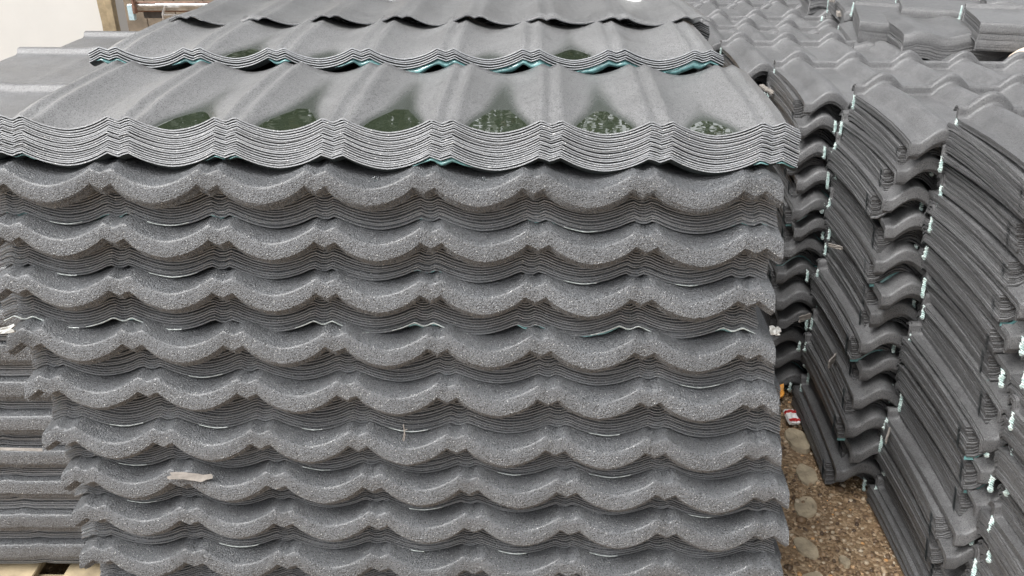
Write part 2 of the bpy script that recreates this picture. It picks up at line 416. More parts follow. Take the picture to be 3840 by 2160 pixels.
# pools on the topmost sheet: trough index -> water level above trough floor
top_z = zz(.434)
pools = {1: (.0102, .0), 2: (.0120, .0), 3: (.0122, 0), 4: (.0130, 0), 5: (.0120, 0), 6: (.0078, 0), 0: (.0, 0)}
def surf(yp, x, y):
    for k in range(len(yp) - 1):
        if yp[k][0] <= y <= yp[k + 1][0]:
            f = (y - yp[k][0]) / (yp[k + 1][0] - yp[k][0]); return yp[k][1] * (1 - f) + yp[k + 1][1] * f
    return 1
def trough_i(x): return int(math.floor(x / MOD + 3.5))
def wet_fn(x, y, z):
    lv = pools.get(trough_i(x), (0, 0))[0]
    if lv <= 0 or y > .3: return 0
    d = z - lv
    return max(0, 1 - max(0, d) / (.0050)) ** 1.2 * sstep(y / .02)
YT = YB[:4] + [(.026, 0, .0012), (.035, 0, .0012), (.045, .0002, .0012), (.055, .0007, .0012), (.065, .0014, .0012), (.075, .0024, .0012), (.085, .0035, .0012), (.095, .0048, .0012), (.105, .0060, .0012), (.12, .0076, .0012), (.14, .0096, .0012), (.17, .0111, .0012)] + YB[9:]
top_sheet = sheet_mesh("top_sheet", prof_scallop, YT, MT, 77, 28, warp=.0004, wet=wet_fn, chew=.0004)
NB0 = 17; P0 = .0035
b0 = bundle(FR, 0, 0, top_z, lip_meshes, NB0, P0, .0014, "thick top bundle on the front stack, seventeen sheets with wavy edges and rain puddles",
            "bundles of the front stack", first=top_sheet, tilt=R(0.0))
def water_mesh(yp, lv, prof, ti, y0=.004, ymax=.16):
    xc = (ti - 3) * MOD; vs = []; fs = []; n = 26
    rows = []
    for k in range(n + 1):
        y = y0 + (ymax - y0) * k / n; dz = surf(yp, xc, y)
        if dz >= lv: continue
        lo = 0; hi = MOD * .4
        for _ in range(24):
            m_ = (lo + hi) / 2
            if prof(xc + m_) + dz < lv: lo = m_
            else: hi = m_
        rows.append((y, lo))
    for (y, w_) in rows:
        w_ += .0006
        for q in range(7): vs.append((w_ * (q / 3 - 1), y, 0))
    for k in range(len(rows) - 1):
        for q in range(6): i = k * 7 + q; fs.append((i, i + 1, i + 8, i + 7))
    return mesh("rain_puddle", vs, fs, M_water, True), xc
PL = {1: "thin slanted rain puddle on the top sheet, first from the left", 2: "long rain puddle in the second wet trough of the top sheet",
      3: "rain puddle reflecting leaves and a grey trunk on the top sheet", 4: "largest smooth dark rain puddle at the middle of the top sheet",
      5: "rain puddle with white leaf reflections right of the largest one", 6: "smallest green rain puddle near the top sheet's right end"}
def place_in(frame, p):
    o, rz = frame; c, s = math.cos(rz), math.sin(rz)
    return (o[0] + p[0] * c - p[1] * s, o[1] + p[0] * s + p[1] * c, p[2])
for ti, lb in PL.items():
    me, xc = water_mesh(YT, pools[ti][0], prof_scallop, ti)
    tag(link("rain_puddle", me, None, place_in(FR, (xc, 0, top_z + pools[ti][0])), (0, 0, FR[1])), lb, "puddle", "rain puddles on the front stack")

# teal film strips seen under the ridges of a bundle's lowest sheet
def film_mesh(x0, x1, depth, seed, lift=.0):
    n = max(8, int((x1 - x0) / .006)); vs = []; fs = []; rows = 4
    for j in range(rows + 1):
        f = j / rows
        for i in range(n + 1):
            x = x0 + (x1 - x0) * i / n; k = max(0.0, math.sin(math.pi * i / n)) ** .6
            zt = prof_scallop(x) - .001
            zb = min(zt, zt - depth * k * (.7 + .5 * noise.noise(Vector((x * 25, seed, 0)))))
            z = zt * (1 - f) + zb * f
            y = .003 - .005 * math.sin(f * 3.1) + .004 * noise.noise(Vector((x * 60, z * 90, seed)))
            vs.append((x, y, z))
    for j in range(rows):
        for i in range(n): q = j * (n + 1) + i; fs.append((q, q + n + 1, q + n + 2, q + 1))
    m0 = len(vs)
    vs += [(x, y + .012, z) for (x, y, z) in vs[:]]
    fs += [(m0 + a_, m0 + d_, m0 + c_, m0 + b_) for (a_, b_, c_, d_) in fs[:]]
    return mesh("film_strip", vs, fs, M_film, True)
def film(b, n, step, x0, x1, depth, seed, lift=0.0, y=.004):
    link("film_strip", film_mesh(x0, x1, depth, seed), b, (0, -step * (n - 1) + y, .003 + lift))
def rx(i): return (i - 3.5) * MOD
film(b0, NB0, .0014, rx(4) - .05, rx(4) + .055, .011, 1, .0115, .002)
film(b0, NB0, .0014, rx(7) - .03, rx(7) - .005, .007, 2, .0115, .002); film(b0, NB0, .0014, rx(7) + .008, rx(7) + .04, .006, 3, .0115, .002)
film(b0, NB0, .0014, rx(2) - .035, rx(2) - .002, .006, 4, .0115, .002); film(b0, NB0, .0014, rx(2) + .004, rx(2) + .03, .005, 5, .0115, .002); film(b0, NB0, .0014, rx(0) + .0, rx(0) + .04, .006, 6, .0115, .002)
prev = HB[0]; FRONT_B = {}
FILMS = {1: [(0, -.03, .07, .012), (2, -.02, .03, .006), (1, -.06, .02, .009), (4, -.03, -.004, .006), (4, .006, .03, .005), (5, -.02, .04, .005), (7, -.05, .0, .006), (7, .01, .03, .005)],
         2: [(4, -.025, .0, .004), (4, .005, .04, .004)], 3: [(0, -.02, .05, .008), (1, -.01, .04, .007), (4, -.045, .035, .012), (5, -.03, .04, .008), (6, -.09, .03, .010), (7, -.04, .03, .009)], 4: [(4, -.02, .03, .003)]}
rr = random.Random(9)
for k in range(1, len(HB)):
    h0, h1 = HB[k - 1], HB[k]; per = h1 - h0
    nA = 6; pA = .0033; gap = .001; nB = 18; pB = (per - gap - nA * pA) / nB
    jx = rr.uniform(-.010, .010) - (.026 if k <= 3 else .012 if k == 4 else 0); yw = rr.uniform(-.004, .004)
    bundle(FR, shift_x(h0) + jx + (.0 if k != 1 else .0), face_y(h0) - .045, zz(h0 + gap + .0060), nose_meshes, nA, pA, -.0030,
           f"bundle with rounded grainy nose edge, {ORD[k-1]} nose ledge from the top of the front stack", "bundles of the front stack",
           jx=.0015, jy=.0006, yaw=yw, tilt=rr.uniform(-.002, .002))
    jx2 = rr.uniform(-.010, .010) - (.032 if k <= 3 else .016 if k == 4 else .006)
    bb = bundle(FR, shift_x(h1) + jx2, face_y(h1) + .027, zz(h0 + gap + nA * pA), edge_meshes, nB, pB, .0020,
           f"bundle with thin layered sheet edges, below the {ORD[k-1]} nose ledge of the front stack", "bundles of the front stack",
           jx=.002, jy=.0009, yaw=rr.uniform(-.005, .005), tilt=rr.uniform(-.002, .002))
    FRONT_B[k] = bb
    for (ri, a_, b_, d_) in FILMS.get(k, []): film(bb, nB, .0020, rx(ri) + a_, rx(ri) + b_, d_, k * 10 + ri)
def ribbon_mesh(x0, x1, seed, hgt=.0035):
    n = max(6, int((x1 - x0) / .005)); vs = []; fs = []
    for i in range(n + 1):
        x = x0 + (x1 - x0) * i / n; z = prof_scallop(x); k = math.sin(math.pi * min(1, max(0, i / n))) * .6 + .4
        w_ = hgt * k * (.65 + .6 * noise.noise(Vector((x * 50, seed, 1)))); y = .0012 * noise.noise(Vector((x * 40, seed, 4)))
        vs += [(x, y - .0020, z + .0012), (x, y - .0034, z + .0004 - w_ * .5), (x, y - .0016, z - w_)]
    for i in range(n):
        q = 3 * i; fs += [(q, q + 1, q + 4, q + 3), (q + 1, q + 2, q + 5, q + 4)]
    return mesh("film_glint_strip", vs, fs, M_glint, True)
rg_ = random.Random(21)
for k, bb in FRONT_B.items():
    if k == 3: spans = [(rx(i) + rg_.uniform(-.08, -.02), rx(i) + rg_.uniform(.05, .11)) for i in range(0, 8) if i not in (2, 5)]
    else: spans = [(rx(i) + .05 + rg_.uniform(0, .02), rx(i) + rg_.uniform(.09, .14)) for i in range(0, 7) if rg_.random() < .5]  # short pale strips imitate wet sky glints in the troughs
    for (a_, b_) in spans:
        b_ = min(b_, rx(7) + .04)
        if a_ < b_ - .01: link("film_glint_strip", ribbon_mesh(max(a_, rx(0) - .04), b_, k * 9 + a_, .003 if k == 3 else .0013), bb, (0, -.0020 * 17, .0035))
pallet(-.16, 1.60, zz(1.53), 1.3, .46, R(-2), "wooden pallet under the big front stack of scalloped sheets")

# ------------------------------------------------------------------ bundles lying behind the front stack
wet2 = {1: .0088, 2: .0045, 4: .0040, 5: .0092}
def wet_fn2(x, y, z):
    lv = wet2.get(trough_i(x), 0)
    if lv <= 0 or y > .3: return 0
    return max(0, 1 - max(0, z - lv) / .006) ** 1.2 * sstep(y / .02) * .9
top2 = sheet_mesh("top_sheet", prof_scallop, YB, MT, 78, 20, warp=.0012, wet=wet_fn2)
F2 = ((-.235, 1.93), R(-1.3))
b2 = bundle(F2, 0, 0, zz(.408), lip_meshes, 5, .0046, .0012, "thin bundle of five sheets resting just behind the front stack, teal film below", "bundles behind the front stack", first=top2, tiltx=R(-.4))
for i, (a_, b_) in {0: (-.03, .05), 1: (-.05, .04), 2: (-.02, .03)}.items():
    film(b2, 5, .0012, rx(i) + a_, rx(i) + b_, .013, 60 + i, .0120, .001)
for x0_, x1_, d_, sd_ in ((rx(3) - .06, rx(4) + .10, .020, 71), (rx(4) + .05, rx(5) + .11, .021, 72), (rx(5) + .07, rx(7) - .05, .022, 73), (rx(6) + .08, rx(7) + .036, .023, 74)):
    film(b2, 5, .0012, x0_, x1_, d_, sd_, .0120, .001 + .0003 * (sd_ - 70))
me, xc = water_mesh(YB, .0092, prof_scallop, 5); tag(link("rain_puddle", me, None, place_in(F2, (xc, 0, zz(.408) + .0093)), (0, 0, F2[1])), "little rain puddle with white rim on the second bundle back", "puddle")
me, xc = water_mesh(YB, .0088, prof_scallop, 1); tag(link("rain_puddle", me, None, place_in(F2, (xc, 0, zz(.408) + .0089)), (0, 0, F2[1])), "shallow green rain puddle at left of the second bundle back", "puddle")
F2b = ((-.22, 1.945), R(-1.6))
bundle(F2b, .0, 0, zz(.452), edge_meshes, 10, .0042, .0, "bundle hidden below the thin five sheet bundle behind the front stack", "bundles behind the front stack")
F3 = ((-.190, 2.305), R(-1.0))
bundle(F3, 0, 0, zz(.386), lip_meshes, 1, .004, .001, "bent pale sheet third back with dark wavy gap beneath", "bundles behind the front stack", first=sheet_mesh("top_sheet", prof_scallop, YF, MT, 79, 16, warp=.008), tiltx=R(-1.0))
F3b = ((-.165, 2.42), R(-1.0))
bundle(F3b, .0, .0, zz(.430), lip_meshes, 8, .005, .001, "bundle under the bent pale sheet, third back", "bundles behind the front stack")
F4 = ((-.13, 2.93), R(-1.5))
bundle(F4, 0, 0, zz(.452), lip_meshes, 6, .005, .001, "flat lying bundle fourth back from the camera", "bundles behind the front stack", first=sheet_mesh("top_sheet", prof_scallop, YB, MT, 80, 12, warp=.003))
F5 = ((-.06, 3.42), R(-1.5))
bundle(F5, 0, 0, zz(.455), nose_meshes, 6, .005, .001, "bundle with curled noses fifth back, cut by the photo's top edge", "bundles behind the front stack", first=sheet_mesh("top_sheet", prof_scallop, YA, MT, 81, 12, warp=.008))

# coarse mass for the lower part of stacks that other stacks hide
def core_mesh(prof, name, n, pitch, depth, mat, half=.68):
    vs = []; fs = []; rr = random.Random(3)
    for k in range(n):
        dx = rr.uniform(-.01, .01); dy = rr.uniform(-.012, .012); z = -k * pitch
        N_ = 56; q = len(vs)
        for i in range(N_ + 1):
            x = -half + 2 * half * i / N_
            zt = prof(x) + z
            vs += [(x + dx, dy, zt), (x + dx, dy, zt - pitch * .7), (x + dx, depth + dy, zt - pitch * .7), (x + dx, depth + dy, zt)]
        for i in range(N_):
            b = q + 4 * i
            for f in ((0, 1, 5, 4), (1, 2, 6, 5), (2, 3, 7, 6), (3, 0, 4, 7)): fs.append(tuple(b + w for w in f))
        fs.append((q, q + 3, q + 2, q + 1)); b = q + 4 * N_; fs.append((b, b + 1, b + 2, b + 3))
    return mesh(name, vs, fs, mat, False)
core_s = core_mesh(prof_scallop, "lower_sheets", 60, .016, .42, M_right)
core_r = core_mesh(prof_roman, "lower_sheets", 50, .016, .44, M_right)
def core(me, frame, h, lab, dy=.02):
    p = place_in(frame, (0, dy, zz(h)))
    tag(link("lower_sheets", me, None, p, (0, 0, frame[1])), lab, "roof sheets", kind="stuff")
core(core_s, F2, .51, "dark mass of sheets under the second bundle back"); core(core_s, F3b, .50, "dark mass of sheets under the third bundle back")
core(core_s, F4, .50, "dark mass of sheets under the fourth bundle back"); core(core_s, F5, .50, "dark mass of sheets under the fifth bundle back")

# ------------------------------------------------------------------ left hand flat sheets
def left_stack(x0, yf, h, n, lab_pos, rz=0):
    hw = 3.5 * MOD + .045
    fr = ((x0 + hw, yf), R(rz))
    rr = random.Random(int(yf * 100)); z = zz(h); k = 0
    while k < n and z > .13:
        per = rr.uniform(.088, .1)
        bundle(fr, rr.uniform(-.012, .012), rr.uniform(-.008, .008), z, flat_meshes, 6, .0042, -.002,
               f"flat profile bundle with rounded nose, {ORD[k]} ledge from the top of {lab_pos}", "bundles of " + lab_pos, jx=.001, jy=.0012, yaw=rr.uniform(-.006, .006), first=flat_top if k == 0 else None)
        z -= 6 * .0042 + .004; nb = int((per - .036) / .0042)
        bundle(fr, rr.uniform(-.012, .012), .034 + rr.uniform(-.006, .01), z, flat_edge, nb, .0042, .0016,
               f"flat profile bundle with layered edge, below the {ORD[k]} ledge of {lab_pos}", "bundles of " + lab_pos, jx=.001, jy=.0015, yaw=rr.uniform(-.006, .006))
        z -= nb * .0042 + .006; k += 1
    return fr, z
fl, zl = left_stack(-2.34, 1.60, .475, 13, "the near left stack")
pallet(-1.64, 1.78, max(.05, zl), 1.35, .44, 0, "yellowish wooden pallet under the near left stack")
SL = [(-1.31, 1.99, .472, "the second left stack"), (-1.31, 2.38, .50, "the third left stack"), (-1.20, 2.79, .525, "the fourth left stack"),
      (-1.19, 3.27, .56, "the fifth left stack"), (-1.23, 3.80, .60, "the sixth left stack")]
for (x0, yf, h, lb) in SL:
    fr, z = left_stack(x0, yf, h, 2, lb, rz=-1.0)
    core(core_s, fr, CAMZ - z + .03, "dark mass of sheets under " + lb, dy=0)

# ------------------------------------------------------------------ right hand stacks of roman sheets
def tab_mesh(seed):
    rr = random.Random(seed); vs = []; fs = []
    n = rr.randint(6, 10)
    for k in range(n):
        z = -.0052 * k; w = rr.uniform(.003, .006) * (1.7 if k == n - 1 else 1); hgt = rr.uniform(.005, .009) * (1.5 if k == n - 1 else 1); y = rr.uniform(-.002, .002) - k * .0008
        q = len(vs)
        vs += [(-w, y, z), (.002, y - .008, z - .001), (.002, y + .010, z), (-w * .3, y, z - hgt), (.003, y - .004, z - hgt * .9)]
        fs += [(q, q + 1, q + 2), (q, q + 3, q + 4, q + 1), (q, q + 2, q + 3), (q + 1, q + 4, q + 2), (q + 2, q + 4, q + 3)]
    return mesh("bent_corner", vs, fs, M_tab)
tabs = [tab_mesh(s) for s in range(6)]
def zig_mesh(seed):
    rr = random.Random(seed); vs = []; fs = []
    for k in range(11):
        z = -.0048 * k; w = rr.uniform(.009, .016); q = len(vs); y = -.0012 * k
        vs += [(-.0045, y - w, z - .004), (-.0015, y + w * .6, z), (.003, y - w * .2, z - .010), (-.004, y - w * .9, z - .0065)]
        fs += [(q, q + 1, q + 2, q + 3)]
    return mesh("folded_corner", vs, fs, M_under)
zigs = [zig_mesh(s) for s in range(4)]
slab_nose = [sheet_mesh("slab_sheet", lambda x: prof_scallop(x) * .8, YA, MR, s + 61, 8, half=.34, warp=.002, pinch=False) for s in range(2)]
film_r = None
def roman_film():
    vs = []; fs = []; n = 40
    for i in range(n + 1):
        x = -.69 + .4 * i / n; z = prof_roman(x)
        vs += [(x, .0, z - .003), (x, -.002, z - .011 + .003 * noise.noise(Vector((x * 40, 0, 0))))]
    for i in range(n): q = 2 * i; fs.append((q, q + 1, q + 3, q + 2))
    return mesh("film_strip", vs, fs, M_film, True)
film_r = roman_film()
def right_stack(xl, yf, h, lab, rz=-3.2, npair=99, seed=0, per=.080, zmin=-.01, lean=-.03, hidden=False):
    hw = 3.5 * MOD + .045
    fr = ((xl + hw * math.cos(R(rz)), yf + hw * math.sin(R(rz))), R(rz)); rr = random.Random(seed)
    z = zz(h); z0 = z; k = 0
    while k < npair and z - zmin > per * .6:
        p = per * rr.uniform(.9, 1.1); nA = rr.randint(3, 5); pA = .0042; nB = 12; pB = (p - .010 - nA * pA) / nB
        f = (z0 - z)
        yo = lean * f + rr.uniform(-.018, .018); xo = rr.uniform(-.016, .016)
        first_nose = roman_nose[k % 3]
        a_ = bundle(fr, xo, yo, z, roman_nose, nA, pA, -.0032, f"nose edged bundle, {ORD[k]} ledge from the top of {lab}", "bundles of " + lab,
               jx=.0026, jy=.001, yaw=rr.uniform(-.018, .018), tilt=rr.uniform(-.006, .006), tiltx=rr.uniform(-.022, .008))
        z -= nA * pA + .004
        b_ = bundle(fr, xo + rr.uniform(-.012, .006), yo + .072 + rr.uniform(-.012, .010), z, roman_edge, nB, pB, .0022, f"layered edge bundle, below the {ORD[k]} nose ledge of {lab}",
               "bundles of " + lab, jx=.0032, jy=.002, yaw=rr.uniform(-.018, .018), tilt=rr.uniform(-.006, .006), tiltx=rr.uniform(-.024, .010))
        z -= nB * pB + .006
        link("bent_corner", rr.choice(tabs), a_, (-hw - .001, .455, nA * pA + .006), (0, 0, 0))
        if rr.random() < .75: link("bent_corner", rr.choice(tabs), b_, (-hw - .001, .455, nB * pB - .004), (0, 0, .2))
        link("folded_corner", rr.choice(zigs), b_, (-hw - .001, rr.uniform(.01, .03), nB * pB - .002))
        if rr.random() < .5: link("film_strip", film_r, b_, (0, -.0016 * nB, .003))
        k += 1
    return fr, z
RS = [(.995, 1.03, .60, "the nearest right stack", 1), (1.01, 1.55, .555, "the second right stack", 2), (.935, 2.03, .61, "the third right stack", 3), (.875, 2.57, .655, "the fourth right stack", 4)]
for (xl, yf, h, lb, sd_) in RS:
    fr, z = right_stack(xl, yf, h, lb, seed=sd_)
RB = [(.83, 3.20, .70, "the fifth right stack", 5), (.80, 3.72, .73, "the sixth right stack", 6), (.78, 4.14, .75, "the seventh right stack", 7), (.78, 4.56, .75, "the eighth right stack", 8), (.78, 4.98, .75, "the ninth right stack", 9), (.78, 5.45, .74, "the tenth right stack", 10)]
for (xl, yf, h, lb, sd_) in RB:
    fr, z = right_stack(xl, yf, h, lb, seed=sd_, npair=1)
    core(core_r, fr, CAMZ - z + .005, "dark mass of sheets under " + lb)
# far right piles lying on top of the right stacks
TS = [(1.53, 4.50, .62, "the farthest left loose pile at upper right", -7, 2), (1.47, 4.02, .60, "the second loose pile at upper right", -10, 2), (1.575, 3.80, .60, "the loose pile with a beige spacer at upper right", -12, 1),
      (1.80, 3.86, .69, "the lowest loose pile at upper right", -9, 1), (1.74, 3.62, .525, "the highest loose pile at upper right", -12, 1), (1.84, 3.34, .60, "the nearest loose pile at upper right", -13, 1),
      (2.30, 3.95, .57, "the loose pile at right edge", -8, 2), (2.2, 4.45, .60, "the loose pile behind the highest one", -6, 2), (2.3, 5.0, .57, "the pale loose pile below the cream tarpaulin", -4, 2), (3.0, 5.2, .60, "the far pile right of the pale loose pile", -9, 2),
      (2.95, 4.45, .60, "the far pile cut by the photo's right edge", -7, 2), (1.6, 5.15, .62, "the loose pile at the top edge", -8, 2), (2.3, 5.75, .58, "the farthest loose pile in the yard", -5, 2),
      (1.70, 4.12, .555, "the half hidden pile left of the highest one", -14, 1), (2.02, 4.06, .53, "the tilted pile above the right edge pile", -16, 1), (1.95, 4.75, .565, "the grey pile far behind the highest one", -12, 2), (2.36, 3.52, .53, "the pile leaning above the beige cap", -15, 1)]
for i, (xl, yb, h, lb, rz, nb_) in enumerate(TS):          # xl, yb: rear left top corner
    hw = .34; c_, s_ = math.cos(R(rz)), math.sin(R(rz)); d_ = .45
    fr = ((xl + hw * c_ + d_ * s_, yb + hw * s_ - d_ * c_), R(rz)); rr = random.Random(70 + i); z = zz(h)
    for k in range(nb_):
        nn = 15; b = bundle(fr, rr.uniform(-.02, .02), rr.uniform(-.02, .02), z, slab_meshes if (i + k) % 3 == 1 else slab_nose, nn, .0046, .0, f"slab like bundle, {ORD[k]} layer of {lb}", "loose piles at upper right",
                 jx=.003, jy=.003, yaw=rr.uniform(-.10, .06), tilt=rr.uniform(-.01, .04), tiltx=rr.uniform(-.03, .03))
        link("bent_corner", rr.choice(tabs), b, (-hw - .001, .43, nn * .0046 + .004), (0, 0, 0)); link("bent_corner", rr.choice(tabs), b, (-hw - .001, .43, nn * .0046 - .020))
        z -= nn * .0046 + .020
# bright rain film lying in the flat pans near the loose piles
def pan_water(x, y, w_, l_, rz, seed):
    vs = []; fs = []; n = 14; r_ = random.Random(seed)
    for k in range(n + 1):
        f = k / n; hw_ = w_ * .5 * (1 - .5 * abs(2 * f - 1) ** 3) * r_.uniform(.88, 1.08)
        for q in range(4): vs.append((hw_ * (q / 1.5 - 1), (f - .5) * l_, 0))
    for k in range(n):
        for q in range(3): i_ = k * 4 + q; fs.append((i_, i_ + 1, i_ + 5, i_ + 4))
    return mesh("rain_puddle", vs, fs, M_water, True)
for (x, y, z, w_, l_, r_, lb) in [(1.49, 4.24, .958, .07, .16, -4, "bright rain film in a flat pan beside the spacer pile"), (1.68, 3.95, .960, .07, .17, -4, "widest bright rain film right of the spacer pile"),
                              (1.50, 3.86, .960, .06, .15, -4, "bright rain film in the pan nearest the spacer pile")]:
    tag(link("rain_puddle", pan_water(0, 0, w_, l_, r_, 3), None, (x, y, z), (0, 0, R(r_))), lb, "puddle", "rain films in the right field")
# ------------------------------------------------------------------ scraps, drops and litter
def scrap(name, loc, s, rot, mat, lab, cat, jag=.3, seed=0):
    bm = bmesh.new(); r_ = random.Random(seed)
    bmesh.ops.create_grid(bm, x_segments=6, y_segments=4, size=.5)
    for v in bm.verts:
        v.co.z = .25 * r_.uniform(-1, 1); 
        if abs(v.co.x) > .49 or abs(v.co.y) > .49: v.co.x *= 1 + r_.uniform(-jag, jag); v.co.y *= 1 + r_.uniform(-jag, jag)
    g = bmesh.ops.extrude_face_region(bm, geom=bm.faces[:])
    bmesh.ops.translate(bm, vec=(0, 0, 1), verts=[v for v in g["geom"] if isinstance(v, bmesh.types.BMVert)])
    bmesh.ops.recalc_face_normals(bm, faces=bm.faces)
    bmesh.ops.scale(bm, vec=s, verts=bm.verts)
    return tag(bm_obj(name, bm, mat, None, loc, rot), lab, cat)
scrap("torn_label", (-.612, 1.335, .603), (.070, .014, .0012), (R(62), R(8), .05), M_chip, "torn beige paper strip hanging below a sheet edge at lower left", "paper scrap", .25, 1)
scrap("foam_piece", (.470, 1.372, .898), (.017, .013, .006), (R(50), R(20), .3), M_foam, "white torn foam lump at the right end of the front stack", "foam", .35, 2)
scrap("foam_piece", (-.915, 1.372, .900), (.045, .012, .006), (R(60), R(-8), .1), M_foam, "long white foam crust at the photo's left edge on the front stack", "foam", .35, 3)
scrap("foam_piece", (.395, 1.398, 1.176), (.007, .009, .003), (R(70), R(20), .3), M_foam, "tiny white crumb on the thick top bundle's right part", "foam", .4, 4)
scrap("trim_strip", (-1.13, 1.565, .497), (.20, .006, .003), (R(40), R(2), 0), M_chip, "pale beige strip poking out between flat bundles at left", "strip", .02, 5)
scrap("wood_chip", (.925, 2.18, .354), (.022, .05, .004), (R(60), R(80), R(20)), M_chip, "larger beige wood chip wedged into the third right stack", "wood chip", .12, 6)
scrap("wood_chip", (.925, 2.44, .356), (.020, .045, .004), (R(75), R(85), R(10)), M_chip, "upright beige chip at the rear corner of the third right stack", "wood chip", .1, 7)
scrap("wood_chip", (.995, 1.91, .285), (.010, .06, .004), (R(40), R(80), R(10)), M_chip, "thin beige chip low on the second right stack", "wood chip", .1, 8)
scrap("wood_chip", (.925, 2.30, .66), (.010, .045, .004), (R(-38), R(80), R(0)), M_chip, "slim wood splinter high on the third right stack", "wood chip", .1, 9)
scrap("wood_chip", (.860, 2.95, .955), (.05, .02, .006), (R(10), R(25), R(-30)), M_chip, "tan wood chip on the fourth right stack near the rear", "wood chip", .2, 10)
for (x, y, z, lb) in [(1.90, 3.78, 1.0, "beige spacer block on the second loose pile"), (1.50, 4.15, 1.01, "beige spacer block on the spacer pile, lower one"), (1.49, 4.25, 1.06, "beige spacer block on the fourth loose pile")]:
    scrap("spacer_block", (x, y, z), (.02, .055, .016), (0, 0, R(-8)), M_chip, lb, "spacer", .03, 11)
for (x, y, z, lb) in [(-.234, 1.424, 1.166, "hanging raindrop below the top bundle, left one"), (-.048, 1.424, 1.165, "hanging raindrop below the top bundle, right one")]:
    bm = bmesh.new(); bmesh.ops.create_uvsphere(bm, u_segments=12, v_segments=8, radius=.0042)
    for v in bm.verts:
        if v.co.z > 0: v.co.z *= 1.5; v.co.x *= 1.3
    tag(bm_obj("raindrop", bm, M_drop, None, (x, y, z), smooth=True), lb, "raindrop", "raindrops below the top bundle")
bm = bmesh.new(); tube(bm, (0, 0, .012), (.002, -.003, -.010), .0011, 6); tube(bm, (.002, -.003, -.010), (-.001, -.004, -.022), .0009, 6); tube(bm, (0, 0, -.002), (.007, -.003, .004), .0007, 5); tube(bm, (.001, -.002, -.004), (-.003, -.004, -.02), .0007, 5)
tag(bm_obj("twig", bm, M_chip, None, (-.197, 1.315, .725)), "tiny pale twig hanging on the middle of the front stack", "twig")
scrap("litter_packet", (.905, 2.36, .03), (.038, .055, .010), (R(20), R(10), R(15)), M_white, "crumpled white packet with red print on the ground", "litter", .1, 12)
scrap("red_print", (0, .0, .0), (.038, .009, .011), (0, 0, 0), M_red, None, None, .05, 13)
o = bpy.data.objects["red_print"]; o.parent = bpy.data.objects["litter_packet"]; o.location = (0, -.017, .002)
o2 = o.copy(); COL.objects.link(o2); o2.location = (0, .016, .002)
scrap("orange_wrapper", (.90, 2.50, .04), (.035, .045, .010), (R(30), R(-10), R(-15)), M_orange, "orange wrapper lying behind the red and white packet", "litter", .2, 14)
# white card standing among the back bundles
bm = bmesh.new(); box(bm, (0, 0, .05), (.066, .006, .1), bev=.001)
tag(bm_obj("white_card", bm, M_white, None, (.385, 2.98, 1.215), (R(-20), R(8), R(-6))), "white card stuck upright behind the bent pale sheets", "card")
# beige rounded cap at far right
bm = bmesh.new(); bmesh.ops.create_uvsphere(bm, u_segments=24, v_segments=12, radius=1)
bmesh.ops.scale(bm, vec=(.13, .10, .085), verts=bm.verts)
tag(bm_obj("beige_cap", bm, M_beige, None, (1.83, 3.06, 1.00), (0, 0, .3), True), "smooth beige rounded cap at the photo's right edge", "cap")
bm = bmesh.new(); bmesh.ops.create_grid(bm, x_segments=30, y_segments=14, size=.5)
for v in bm.verts:
    v.co.z = .25 * noise.noise(v.co * 4) + .3 * (1 - (2 * v.co.x) ** 2) * (1 - (2 * v.co.y) ** 2)
g = bmesh.ops.extrude_face_region(bm, geom=bm.faces[:]); bmesh.ops.translate(bm, vec=(0, 0, -.03), verts=[v for v in g["geom"] if isinstance(v, bmesh.types.BMVert)])
bmesh.ops.scale(bm, vec=(1.4, .8, .6), verts=bm.verts)
tag(bm_obj("tarpaulin", bm, M_beige, None, (4.6, 8.2, .40), smooth=True), "cream tarpaulin heap at the far upper right", "tarpaulin")
# ------------------------------------------------------------------ wall, post and rack at upper left
bm = bmesh.new(); box(bm, (0, 0, 1.3), (3.2, .12, 2.6), bev=.004)
tag(bm_obj("white_wall", bm, M_wall, None, (-3.50, 4.40, 0)), "plain white painted wall at the upper left", "wall")
t = empty("wooden_post", (-1.90, 4.28, 0)); tag(t, "rough yellowish wooden post at the end of the white wall", "post")
def rough_plank(name, w_, d_, h_, x, y, mat, seed):
    bm = bmesh.new(); n = 30
    rr_ = random.Random(seed)
    ring = []
    for k in range(n + 1):
        z = h_ * k / n; j_ = .004 * noise.noise(Vector((z * 9, seed, 0)))
        ring.append([bm.verts.new((x + sx * w_ / 2 + j_ + .002 * rr_.uniform(-1, 1), y + sy * d_ / 2 + .002 * rr_.uniform(-1, 1), z)) for sx, sy in ((-1, -1), (1, -1), (1, 1), (-1, 1))])
    for k in range(n):
        for q in range(4): bm.faces.new((ring[k][q], ring[k][(q + 1) % 4], ring[k + 1][(q + 1) % 4], ring[k + 1][q]))
    bm.faces.new(ring[0][::-1]); bm.faces.new(ring[-1]); return bm_obj(name, bm, mat, t)
rough_plank("plank", .036, .05, 2.4, -.019, 0, M_wood, 1); rough_plank("plank", .030, .05, 2.4, .018, -.012, M_wood, 2)
t = empty("brown_fence", (-2.9, 9.3, 0)); tag(t, "brown boarded fence behind the metal rack", "fence")
for k in range(9):
    bm = bmesh.new(); box(bm, (-1.3 + .3 * k, .004 * (k % 2), .8), (.294, .03, 1.6), bev=.003); bm_obj("board", bm, M_brown, t)
t = empty("metal_rack", (-2.8, 8.0, 0)); tag(t, "low metal rack with pale rails and a light blue end bracket", "rack")
def rx_(px): return (px - 1288) * .003509 + 2.8
def rz_(y): return .53 - .003148 * y
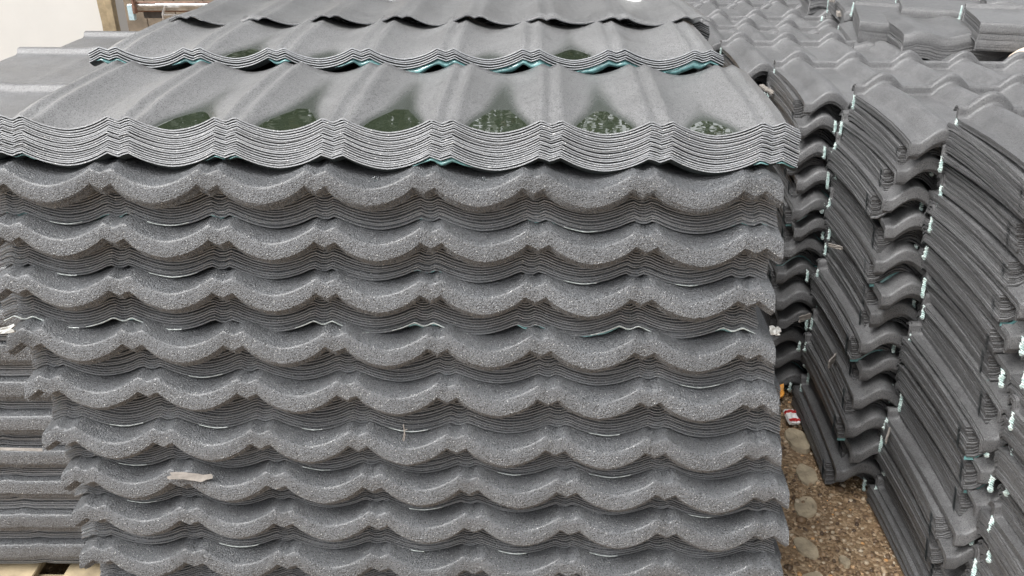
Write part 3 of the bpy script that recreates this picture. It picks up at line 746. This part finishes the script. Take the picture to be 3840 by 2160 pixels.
for (x0, x1, y, r_, m_) in [(395, 640, 8, .008, M_steel), (325, 545, 11, .009, M_steel), (345, 600, 4, .007, M_rust), (335, 540, 14.5, .006, M_steel)]:
    bm = bmesh.new(); tube(bm, (rx_(x0), 0, rz_(y)), (rx_(x1), 0, rz_(y)), r_ * 1.25, 10); bm_obj("rail", bm, m_, t, smooth=False)
bm = bmesh.new(); box(bm, (rx_(440), .05, rz_(21.5)), (.78, .05, .036), bev=.003); bm_obj("beam", bm, M_beam, t)
bm = bmesh.new(); box(bm, (rx_(440), .09, rz_(30)), (.78, .03, .018), bev=.002); bm_obj("lower_beam", bm, M_rust, t)
bm = bmesh.new(); box(bm, (rx_(333), -.01, rz_(30)), (.05, .05, .13), bev=.004); bm_obj("bracket", bm, M_blue, t)
bm = bmesh.new(); box(bm, (rx_(343), -.02, rz_(10)), (.022, .06, .14), bev=.003); bm_obj("bracket", bm, M_rust, t)
bm = bmesh.new(); box(bm, (rx_(372), .12, rz_(40)), (.16, .05, .07), bev=.004); bm_obj("motor_box", bm, M_dark, t)
for px in (416, 600): 
    bm = bmesh.new(); tube(bm, (rx_(px) + .015, -.01, rz_(12)), (rx_(px) - .02, -.01, rz_(34)), .011, 10); tube(bm, (rx_(px) - .02, -.01, rz_(34)), (rx_(px) - .02, -.01, 0), .011, 8); bm_obj("leg", bm, M_steel, t)
bm = bmesh.new(); box(bm, (rx_(430), -.02, rz_(36)), (.13, .03, .012), bev=.002); bm_obj("foot_plate", bm, M_steel, t)
bm = bmesh.new(); box(bm, (0, 0, .2), (.5, .3, .4), bev=.01)
tag(bm_obj("crate", bm, M_chip, None, (-2.52, 8.5, 0)), "pale plywood crate half seen below the metal rack", "crate")

# ------------------------------------------------------------------ trees beyond the yard (seen mirrored in the rain puddles)
def tree(x, y, h, seed, lab):
    rr_ = random.Random(seed); t = empty("broadleaf_tree", (x, y, 0)); tag(t, lab, "tree", "trees beyond the yard")
    bm = bmesh.new(); pts = [Vector((0, 0, 0))]
    for k in range(6): pts.append(pts[-1] + Vector((rr_.uniform(-.12, .12), rr_.uniform(-.12, .12), h * .13)))
    rad = [.16 - .018 * k for k in range(7)]; rings = []
    for p_, r_ in zip(pts, rad): rings.append([bm.verts.new(p_ + Vector((r_ * math.cos(q * .785), r_ * math.sin(q * .785), 0))) for q in range(8)])
    for k in range(6):
        for q in range(8): bm.faces.new((rings[k][q], rings[k][(q + 1) % 8], rings[k + 1][(q + 1) % 8], rings[k + 1][q]))
    tips = []
    for k in range(9):
        b = pts[rr_.randint(2, 6)]; a_ = rr_.uniform(0, 6.28); L_ = h * rr_.uniform(.16, .32)
        e_ = b + Vector((math.cos(a_) * L_, math.sin(a_) * L_, L_ * rr_.uniform(.2, .9))); tube(bm, b, e_, .035, 6); tips.append(e_); tips.append((b + e_) / 2)
    tips.append(pts[-1] + Vector((0, 0, h * .1)))
    bm_obj("trunk", bm, M_bark, t, smooth=True)
    vs = []; fs = []
    for k in range(3600):
        c = rr_.choice(tips); s_ = h * .12
        p = c + Vector((rr_.gauss(0, s_), rr_.gauss(0, s_), rr_.gauss(0, s_ * .7)))
        l = rr_.uniform(.07, .145); d1 = Vector((rr_.uniform(-1, 1), rr_.uniform(-1, 1), rr_.uniform(-1, 1))).normalized(); d2 = d1.orthogonal().normalized() * .5
        q = len(vs); vs += [p - d1 * l, p + d2 * l, p + d1 * l, p - d2 * l]; fs.append((q, q + 1, q + 2, q + 3))
    link("crown", mesh("crown", vs, fs, M_leaf), t)
for i, (x, y, h, lb) in enumerate([(-4.6, 12, 5.0, "leafy tree beyond the yard, far left"), (-1.9, 11, 4.8, "leafy tree beyond the yard, left of the middle"), (.6, 12.4, 5.2, "tallest leafy tree beyond the yard"),
                                   (3.0, 11.2, 4.8, "leafy tree beyond the yard, rightmost")]): tree(x, y, h, 30 + i, lb)
